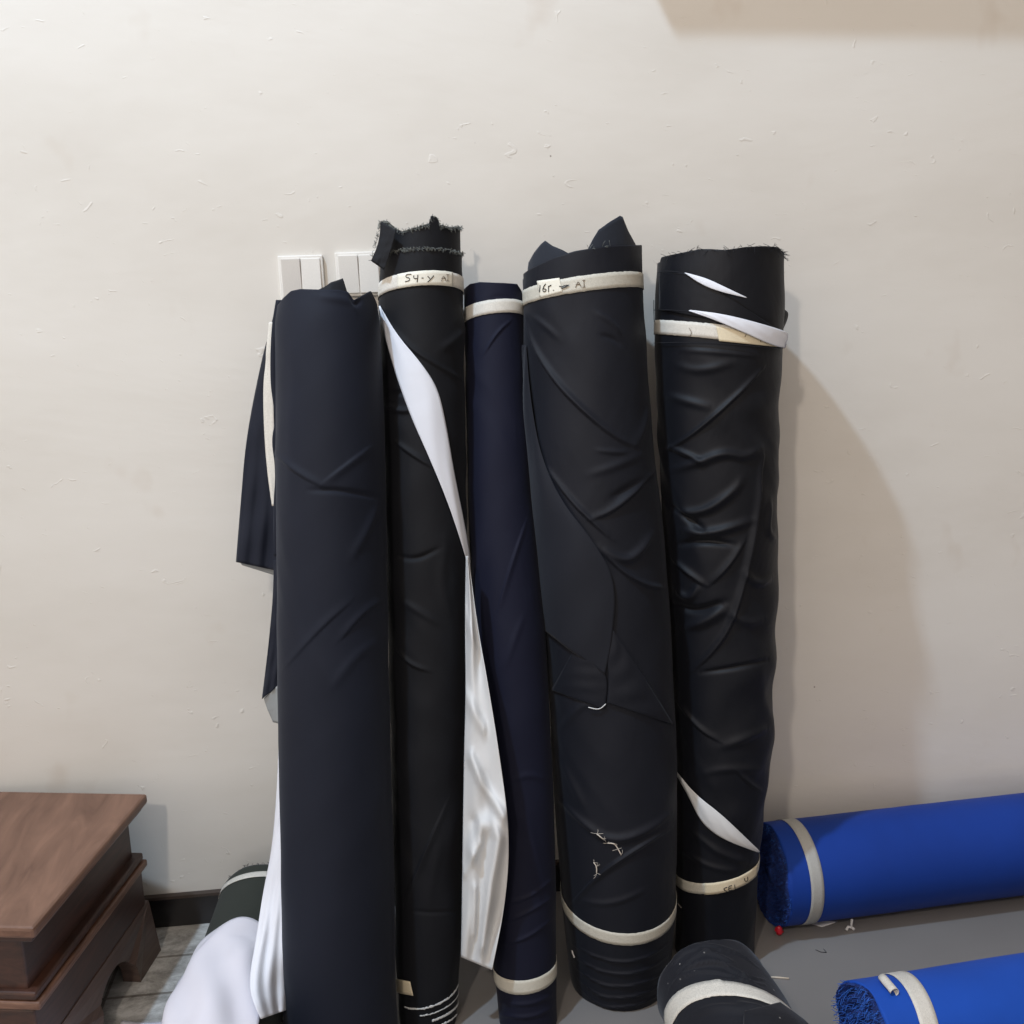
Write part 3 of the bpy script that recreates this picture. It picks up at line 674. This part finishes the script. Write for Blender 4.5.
# torn edges round the slits
pc = part('outer_layer', *surf_sheet(r4, [(661, 272), (661, 300), (660, 309)], [(690, 274), (740, 305), (782, 334)], 40, 50, .004, .0, .0012, False), M['black4'], t4)
part('white_lining', *surf_sheet(r4, [(687, 273), (700, 283), (716, 291), (744, 298)], [(688, 273), (706, 278), (722, 286), (745, 298)], 50, 10, .009, .001, .0009, False), M['white'], t4)
wl = part('white_lining', *surf_sheet(r4, [(691, 311), (715, 320), (745, 334), (770, 346), (780, 348)], [(692, 310), (722, 314), (752, 322), (780, 331), (784, 334)], 60, 12, .009, .002, .0009, False, .001), M['white'], t4)
for pl in [[(780, 333), (784, 340), (782, 348)], [(775, 345), (782, 349), (783, 344)], [(655, 300), (653, 312), (656, 322)], [(660, 272), (675, 271), (690, 274)],
        [(656, 310), (675, 310), (692, 312)], [(655, 343), (690, 342), (730, 344), (778, 349)]]:
    part('frayed_thread', *strokes(r4, [pl], .0007, .006), M['thread'], t4)
part('loose_corner', *free_sheet([(770, 300, -.20), (772, 325, -.21), (776, 332, -.20)], [(784, 309, -.15), (790, 314, -.14), (780, 336, -.15)], nr=18, nc=10, wr=.001), M['black4'], t4)
part('white_lining', *surf_sheet(r4, [(676, 770), (690, 795), (702, 822), (722, 838), (757, 852)], [(678, 770), (696, 793), (720, 812), (738, 830), (757, 850)], 60, 12, .005, .004, .0009, False, .0015), M['white_warm'], t4)
bd = part('paper_band', *band_mesh(r4, b4b, .024, jag=.0002, seed=9), M['tape'], t4)
lb = part('label', *band_label(r4, b4b, .026, 705, 755, 880), M['tape_warm'], bd)
part('handwriting', *strokes(r4, zoomed([[(735, 481), (718, 488), (734, 498)], [(752, 474), (740, 478), (741, 496), (753, 493)], [(741, 486), (751, 484)], [(763, 472), (765, 489)],
        [(800, 446), (802, 460), (814, 457), (812, 441)]], 540, 764, 3.938), .0009, .0042), M['ink'], lb)
part('lint_tuft', *strokes(r4, [[(679, 903), (683, 907)]], .0009, .002), M['fluff'], t4)

# ================================================================== LYING ROLLS
def lying(P0, yaw, L, r, sag=.0):
    """axis runs from P0 (far or left end) in direction yaw; phi=0 up"""
    A = np.array([math.cos(yaw), math.sin(yaw), 0.]); X = np.cross(A, [0, 0, 1.]); F = np.array([0, 0, 1.])
    return Roll((P0[0], P0[1], r), A, X, F, np.array([0, L]), np.array([0., 0.]), np.array([r, r]))
def lying_mesh(R, L, off=0., nf=150, nb=60, nv=160, layers=26, seed=1, core=.16, jag=.0015):
    p = phis(nf, nb); n = len(p); r_ = np.random.RandomState(seed)
    H = np.linspace(0, L, nv)[:, None] + 0 * p[None]; Pm = np.broadcast_to(p, H.shape)
    wob = jag * (np.sin(3 * p + 1) + .6 * np.sin(7 * p + 2)); H = H.copy(); H[0] += wob; 
    P = R.pt(Pm, H, off); P[..., 2] = np.maximum(P[..., 2], .0012)
    rows = [P.reshape(-1, 3)]; nr = nv; rr = float(np.mean(R.r))
    for end in (0, 1):
        for i in range(layers * 2):
            k = i // 2 + 1; q = rr * (1 - (k - .5 * (i % 2 == 0)) / layers * (1 - core)) - .001
            hh = (.0035 if i % 2 == 0 else -.002) + r_.randn() * .0008 + jag * np.sin((2 + k % 3) * p + k) + jag * r_.randn(n) * .35
            hv = (wob * (1 - k / layers) + hh + .004 * min(k, 6) / 6) if end == 0 else (L - hh)
            rr_ = q - rr
            Q = R.pt(p, hv + 0 * p, rr_ + 0 * p, False); Q[..., 2] = np.maximum(Q[..., 2], .0012)
            if end == 0: rows.insert(0, Q)
            else: rows.append(Q)
            nr += 1
    V = np.concatenate(rows); Fc = grid_faces(nr, n, True)
    Fc.append(tuple(range(n - 1, -1, -1))); Fc.append(tuple((nr - 1) * n + i for i in range(n)))
    return V, Fc, layers * 2 * n
def lying_body(R, L, mat, endmat, parent, **k):
    V, Fc, ne = lying_mesh(R, L, **k)
    o = part('cloth_wrap', V, Fc, mat, parent)
    o.data.materials.append(endmat)
    nF = len(o.data.polygons); idx = np.zeros(nF, dtype=np.int32)
    tot = len(V)
    for i, f in enumerate(Fc):
        if max(f) < ne or min(f) >= tot - ne: idx[i] = 1
    o.data.polygons.foreach_set('material_index', idx)
    return o
def end_fuzz(R, n, r0, r1, ln, rad, seed, h=0.0):
    r_ = random.Random(seed); V, Fc = [], []; rr = float(np.mean(R.r))
    for i in range(n):
        p = r_.uniform(-PI, PI); q = math.sqrt(r_.uniform(r0 ** 2, r1 ** 2)) * rr
        b = R.O + R.A * (h + .002) + R.X * q * math.sin(p) + R.F * q * math.cos(p)
        d = -R.A * r_.uniform(.5, 1) + R.X * r_.uniform(-1, 1) + R.F * r_.uniform(-1, 1); d /= np.linalg.norm(d); L = ln * r_.uniform(.4, 1)
        pts = [b + d * L * t + np.array([0, 0, -1.0]) * L * .3 * t * t for t in (0, .4, .8, 1)]
        if min(q_[2] for q_ in pts) < .001: continue
        tube(pts, rad, 3, V, Fc)
    return np.array(V), Fc
GL = 'fabric rolls lying on the floor'
# ---- blue roll along the wall
rA = lying((.553, -.185, 0), rd(2.8), 1.35, .113); rA.namp = .0010; rA.seed = 3
def ring_at(R, h, tiltc=0., tilts=0.): return (h, tilts, tiltc)
ta = thing('fabric_roll', (.9, -.13, 0), 'royal blue fabric roll lying along the foot of the wall with a grey band', 'fabric roll', GL)
cA = ring_at(rA, .062, .0, .0); rA.bands = [cA]
lying_body(rA, 1.35, M['blue'], M['blue_end'], ta, seed=2, layers=22, jag=.003)
part('paper_band', *band_mesh(rA, cA, .030, off=.0016), M['tape_grey'], ta)
part('frayed_thread', *end_fuzz(rA, 160, .80, 1.0, .010, .0005, 5), M['blue_thread'], ta)
# ---- bright blue roll, lower right
PB = at_z(861, 1042, .1)
rB = lying((PB[0] + .004, PB[1] - .005, 0), rd(4), 1.4, .102); rB.namp = .001; rB.seed = 6
tB = thing('fabric_roll', (PB[0] + .3, PB[1], 0), 'bright blue fabric roll with shaggy frayed end and pale peeling band, lower right corner', 'fabric roll', GL)
cB = ring_at(rB, .075, .012, -.01); rB.bands = [cB]
lying_body(rB, 1.4, M['blue2'], M['blue_end'], tB, seed=5, layers=20, jag=.004)
part('frayed_thread', *end_fuzz(rB, 900, .1, 1.0, .016, .0006, 9), M['blue_thread'], tB)
bd = part('paper_band', *band_mesh(rB, cB, .034, off=.0016), M['tape_pale'], tB)
# curled loose tab of the band
g = []
for i in range(16):
    a = i / 15 * 4.2; row = []
    for j in range(5):
        p = -.10 - .03 * j; b = rB.pt(np.array([-.05 + .10 * (j / 4 - .5)]), np.array([.046]), .006, False)[0]
        b = b + rB.A * (-.012 + .008 * (1 - math.cos(a))) * 1 + rB.F * (.008 * math.sin(a)) + rB.X * (.03 * (j / 4 - .5))
        row.append(b)
    g.append(row)
part('curled_tab', *sheet(np.array(g), .0008), M['tape_pale'], bd)
# ---- dusty black roll lying towards the viewer
yaw6 = rd(-90 + 3)
P6 = at_z(708, 939, .21)
r6 = lying((P6[0] + .004, P6[1] - .012, 0), yaw6, 1.25, .109); r6.namp = .0035; r6.seed = 51
c6p = [(672, 1012), (690, 995), (715, 989), (740, 990), (760, 995), (777, 1004)]
t6 = thing('fabric_roll', (P6[0], P6[1] - .4, 0), 'dusty black fabric roll with wide pale band lying in front of the standing rolls', 'fabric roll', GL)
r6.bands = [r6.fit_band(c6p)]
c6 = r6.bands[0]
for pl, a, w, k in [([(680, 975), (705, 962), (735, 968), (755, 985)], .006, .007, 'fold'), ([(672, 985), (690, 968), (712, 962), (735, 964)], .005, .006, 'foldr'),
                    ([(668, 962), (690, 948), (712, 945), (740, 952)], .004, .006, 'fold'), ([(700, 950), (720, 956), (735, 962)], .005, .006, 'ridge'),
                    ([(690, 1014), (720, 1006), (755, 1012)], .005, .010, 'ridge'), ([(735, 1002), (760, 1010), (790, 1022)], .007, .010, 'ridge')]:
    r6.ridge(pl, a, w, k)
for pl in [[(675, 978), (700, 952), (735, 950), (758, 968)], [(670, 990), (690, 972), (725, 972), (765, 990)], [(700, 985), (730, 978), (765, 985)], [(715, 958), (735, 975), (765, 980)], [(672, 968), (684, 955), (700, 948)]]:
    r6.ridge(pl, .0055, .0045, 'fold')
lying_body(r6, 1.25, M['black6'], M['black_end'], t6, seed=8, nv=420, nf=190, layers=18, jag=.003)
part('paper_band', *band_mesh(r6, c6, .040, off=.0018, jag=.0004), M['tape_pale'], t6)
part('loose_corner', *surf_sheet(r6, [(745, 1017), (762, 1013), (777, 1008)], [(745, 1036), (780, 1034), (812, 1034)], 24, 20, .012, .006, .0012, False), M['black6'], t6)
# ---- olive roll under the white cloth
ro_yaw = rd(-90 - 3.5)
PO = at_z(266, 859, .2)
ro = lying((PO[0] - .012, PO[1] - .004, 0), ro_yaw, 1.3, .096); ro.namp = .0005; ro.seed = 2
to = thing('fabric_roll', (PO[0], PO[1] - .4, 0), 'olive black fabric roll lying by the skirting, half covered by white cloth', 'fabric roll', GL)
co_ = ro.fit_band([(212, 902), (222, 890), (235, 881), (250, 876), (264, 874)])
ro.bands = [co_]
lying_body(ro, 1.3, M['olive'], M['black_end'], to, seed=8, layers=18, jag=.002)
part('paper_band', *band_mesh(ro, co_, .020, off=.0016), M['tape_pale'], to)
part('frayed_thread', *fray(ro, lambda p: .001, -1.3, .8, 60, .008, .0005, 0, .75, 14, .006), M['thread'], to)
# ---- white cloth draped over it
hs = ro.uv(232, 931)[1]
nr, nc = 150, 90; G = np.zeros((nr, nc, 3)); rr_ = .096 + .006
for i in range(nr):
    v = i / (nr - 1)
    for j in range(nc):
        t = j / (nc - 1); s = .34 - t * (.415 + .02 * v)         # arc length from the crown
        lead = .010 * math.sin(6.0 * t + .4) + .006 * math.sin(13 * t)
        h = hs + lead * (1 - v) + v * (1.26 - hs)
        fold = .0030 * math.sin(13 * v + 8 * t + 2 * math.sin(5 * v)) + .0060 * math.sin(21 * t + 24 * v + 2.0 * math.sin(17 * v)) * math.sin(13 * v + 5 * t) + .004 * math.sin(34 * t - 30 * v) * (v > .05) * math.sin(9 * v) + .008
        fold = max(fold, -.002)
        a = s / rr_
        amax = 1.35
        if abs(a) <= amax:
            x = (rr_ + fold) * math.sin(a); z = .096 + (rr_ + fold) * math.cos(a)
        else:
            ex = (abs(a) - amax) * rr_; x = math.copysign((rr_ + fold) * math.sin(amax) + ex * .42, a); z = .096 + rr_ * math.cos(amax) - ex * .90
        if z < .004:
            x += math.copysign((.004 - z) * .8, a); z = .004 + .001 * math.sin(20 * v)
        G[i, j] = np.array([ro.O[0], ro.O[1], 0]) + ro.A * h + ro.X * (x) + np.array([0, 0, z])
single('white_cloth', *sheet(G, .0012), M['whitecloth'], 'white cotton cloth draped over the olive black roll at lower left', 'cloth')

# ================================================================== SWITCHES
def switch(px0, px1, pyt, label, mats, tilt):
    a = at_y(px0, pyt, 0); b = at_y(px1, pyt, 0); w = b[0] - a[0]; h = .088; x0, z1 = a[0], (a[2] + b[2]) / 2
    t = thing('light_switch', (x0 + w / 2, 0, z1 - h / 2), label, 'light switch', 'white double wall switches')
    V, Fc = boxvf(x0, x0 + w, -.009, 0, z1 - h, z1)
    bevel(part('switch_plate', V, Fc, M['plastic'], t, False), .002)
    for k in range(2):
        rx0 = x0 + .005 + k * (w - .01) / 2 + .0008; rx1 = x0 + .005 + (k + 1) * (w - .01) / 2 - .0008
        V, Fc = boxvf(rx0, rx1, -.0115, -.006, z1 - h + .006, z1 - .006)
        V = [(x, y - (.003 if (z > z1 - .01 and y < -.01 and k == 0) or (z < z1 - .05 and y < -.01 and k == 1) else 0), z) for x, y, z in V]
        bevel(part('rocker', V, Fc, mats[k], t, False), .0012)
    t.rotation_euler = (0, tilt, 0)
    return t
switch(278, 323, 255.5, 'white double light switch with a dull left rocker, left of the pair behind the rolls', (M['plastic_grey'], M['plastic']), rd(-.8))
switch(335, 381, 252, 'white double light switch nearest the fringed roll, its edge hidden by black cloth', (M['plastic'], M['plastic']), rd(-1.2))
# ================================================================== CABINET (low, dark wood), rotated slightly
cb = at_z(161, 950, 0)
tc = thing('wooden_cabinet', (cb[0], cb[1], 0), 'low dark reddish wooden cabinet with worn top edge at the far left', 'cabinet')
yawc = rd(-11); ca, sa = math.cos(yawc), math.sin(yawc)
def cabpts(V):   # local: x to the left of the back right corner is negative, y towards the viewer negative
    return [(cb[0] + x * ca - y * sa, cb[1] + x * sa + y * ca, z) for x, y, z in V]
def cabbox(name, x0, x1, y0, y1, z0, z1, mat, bw=.004):
    V, Fc = boxvf(x0, x1, y0, y1, z0, z1); return bevel(part(name, cabpts(V), Fc, mat, tc, False), bw)
H_ = .384
cabbox('cabinet_top', -.62, .008, -.46, 0, H_ - .022, H_, M['wood_top'], .006)
cabbox('molding', -.61, -.004, -.45, -.006, H_ - .036, H_ - .022, M['wood'])
cabbox('cabinet_body', -.60, -.030, -.44, -.02, .175, H_ - .036, M['wood'])
cabbox('molding', -.61, -.012, -.45, -.008, .232, .248, M['wood'])
cabbox('molding', -.615, -.006, -.452, -.004, .214, .230, M['wood_top'])
cabbox('cabinet_body', -.60, -.018, -.45, -.01, .110, .214, M['wood'])
# plinth with an arched cut-out in its side and front
def plinth_side():
    prof = [(-.455, 0), (-.455, .125), (0, .125), (0, 0), (-.075, 0)]
    arc = [(-.105 - .0 + .0 - .085 * (1 - math.cos(t)) , .0 + .095 * math.sin(t)) for t in np.linspace(0, PI, 18)]
    pl = [(-.455, 0), (-.455, .125), (0, .125), (0, 0)] + arc + []
    V = [(0.0, y, z) for y, z in pl] + [(-.022, y, z) for y, z in pl]; n = len(pl)
    V = [(x + (.016 if z < .06 else (.006 if z < .11 else 0)) if x == 0.0 else x, y, z) for x, y, z in V]
    Fc = [tuple(range(n)), tuple(reversed(range(n, 2 * n)))] + [(i, (i + 1) % n, (i + 1) % n + n, i + n) for i in range(n)]
    return cabpts([(x - .016, y, z) for x, y, z in V]), Fc
V, Fc = plinth_side(); part('plinth', V, Fc, M['wood_base'], tc, False)
cabbox('plinth', -.60, -.036, -.455, -.433, 0, .118, M['wood_base'])
cabbox('plinth', -.60, -.036, -.022, -.004, 0, .118, M['wood_base'])
cabbox('plinth', -.62, -.598, -.455, 0, 0, .118, M['wood_base'])

# ================================================================== SMALL THINGS ON THE FLOOR
a = at_z(767, 977, .002); b = at_z(789, 978.5, .002)
single('stick', *tube([a, (a + b) / 2 + np.array([0, .001, 0]), b], .0019, 6), M['stick'], 'thin pale stick on the floor beside the dusty black roll', 'stick')
def scrap(name, pts, mat, label, cat, curl=.006, z=.002):
    a = [at_z(x, y, z) for x, y in pts]; a0, a1, a2, a3 = a; G = []
    for i in range(9):
        row = []
        for j in range(9):
            u, v = i / 8, j / 8; p = (a0 * (1 - u) + a1 * u) * (1 - v) + (a3 * (1 - u) + a2 * u) * v
            row.append(p + np.array([0, 0, curl * (math.sin(PI * u) * .3 + v * v * .7)]))
        G.append(row)
    return single(name, *sheet(np.array(G), .0006), mat, label, cat)
scrap('paper_scrap', [(806, 923), (822, 927), (838, 922), (815, 920)], M['scrap'], 'flat white paper scrap half under the royal blue roll', 'paper scrap', .002)
V, Fc = [], []
p0 = at_z(850, 929, .003); tube([p0 + np.array([-.010, -.002, 0]), p0 + np.array([-.003, .004, .003]), p0 + np.array([.006, .003, .001]), p0 + np.array([.008, -.004, .001])], .0032, 6, V, Fc)
tube([p0 + np.array([.004, .003, .002]), p0 + np.array([.006, .006, .012]), p0 + np.array([.007, .007, .020])], .0028, 6, V, Fc)
single('crumpled_paper', V, Fc, M['scrap'], 'small twisted white paper bit standing in front of the royal blue roll', 'paper scrap')
p0 = at_z(779, 934, .004)
def lump(c, s, seed, n=9):
    r_ = np.random.RandomState(seed); V, Fc = [], []
    for i in range(n + 1):
        th = PI * i / n
        for j in range(12):
            q = 2 * PI * j / 12; k = 1 + .16 * r_.randn(); V.append(c + np.array([s[0] * math.sin(th) * math.cos(q) * k, s[1] * math.sin(th) * math.sin(q) * k, s[2] * math.cos(th)]))
    Fc = grid_faces(n + 1, 12, True); return V, Fc
V, Fc = lump(p0 + np.array([0, 0, .009]), (.009, .008, .0115), 3)
single('red_clip', V, Fc, M['red'], 'small red plastic bit on the floor under the end of the royal blue roll', 'plastic bit')
V, Fc = [], []
p0 = at_z(822, 951, .0012); tube([p0 + np.array([-.012, .006, 0]), p0 + np.array([-.004, -.004, .001]), p0 + np.array([.008, -.006, 0]), p0 + np.array([.006, .006, .0005])], .0007, 4, V, Fc)
single('thread', V, Fc, M['thread'], 'short dark thread curled on the floor between the two blue rolls', 'thread')

# unseen block above right, added and shaped to shade the wall's top
structure('unseen_shade_block', [(.104, -.17, 2.257), (3.2, -.17, 2.257), (3.2, 0, 2.257), (.163, 0, 2.257), (.104, -.17, 2.6), (3.2, -.17, 2.6), (3.2, 0, 2.6), (.163, 0, 2.6)],
          [(0, 3, 2, 1), (4, 5, 6, 7), (0, 1, 5, 4), (1, 2, 6, 5), (2, 3, 7, 6), (3, 0, 4, 7)], M['shade_block'])

# ================================================================== LIGHT
def area(name, loc, target, size, sizey, power, color):
    l = bpy.data.lights.new(name, 'AREA'); l.energy = power; l.color = color; l.shape = 'RECTANGLE'; l.size = size; l.size_y = sizey
    o = bpy.data.objects.new(name, l); COL.objects.link(o); o.location = loc
    o.rotation_euler = (Vector(target) - Vector(loc)).to_track_quat('-Z', 'Y').to_euler()
    return o
area('ceiling_lamp', (-1.6, -1.35, 4.6), (.1, 0, 1.0), 0.12, .12, 138, (.60, .79, 1))
area('room_lamp', (-1.22, -3.15, 2.9), (.2, 0, .6), .12, .12, 34, (1, .88, .76))
w = bpy.data.worlds.new('room_light'); bpy.context.scene.world = w; w.use_nodes = True
nt = w.node_tree; bg = nt.nodes['Background']
tc_ = N(nt, 'ShaderNodeTexCoord'); sx = N(nt, 'ShaderNodeSeparateXYZ'); nt.links.new(tc_.outputs['Generated'], sx.inputs[0])
mr = N(nt, 'ShaderNodeMapRange'); nt.links.new(sx.outputs['X'], mr.inputs['Value'])
mr.inputs['From Min'].default_value = -1; mr.inputs['From Max'].default_value = 1; mr.inputs['To Min'].default_value = 1.45; mr.inputs['To Max'].default_value = .20
bg.inputs[0].default_value = (1, .875, .77, 1); nt.links.new(mr.outputs[0], bg.inputs[1])

# ================================================================== CAMERA
cam = bpy.data.cameras.new('camera'); cam.sensor_width = 36; cam.sensor_fit = 'HORIZONTAL'; cam.lens = FPX / 1024 * 36; cam.clip_start = .02
co = bpy.data.objects.new('camera', cam); COL.objects.link(co)
mw = Matrix(RM.tolist()).to_4x4(); mw.translation = Vector(CAM); co.matrix_world = mw
sc = bpy.context.scene; sc.camera = co
sc.view_settings.view_transform = 'Standard'; sc.view_settings.look = 'None'; sc.view_settings.gamma = 1; sc.view_settings.exposure = 0.0
sc.view_settings.use_curve_mapping = False
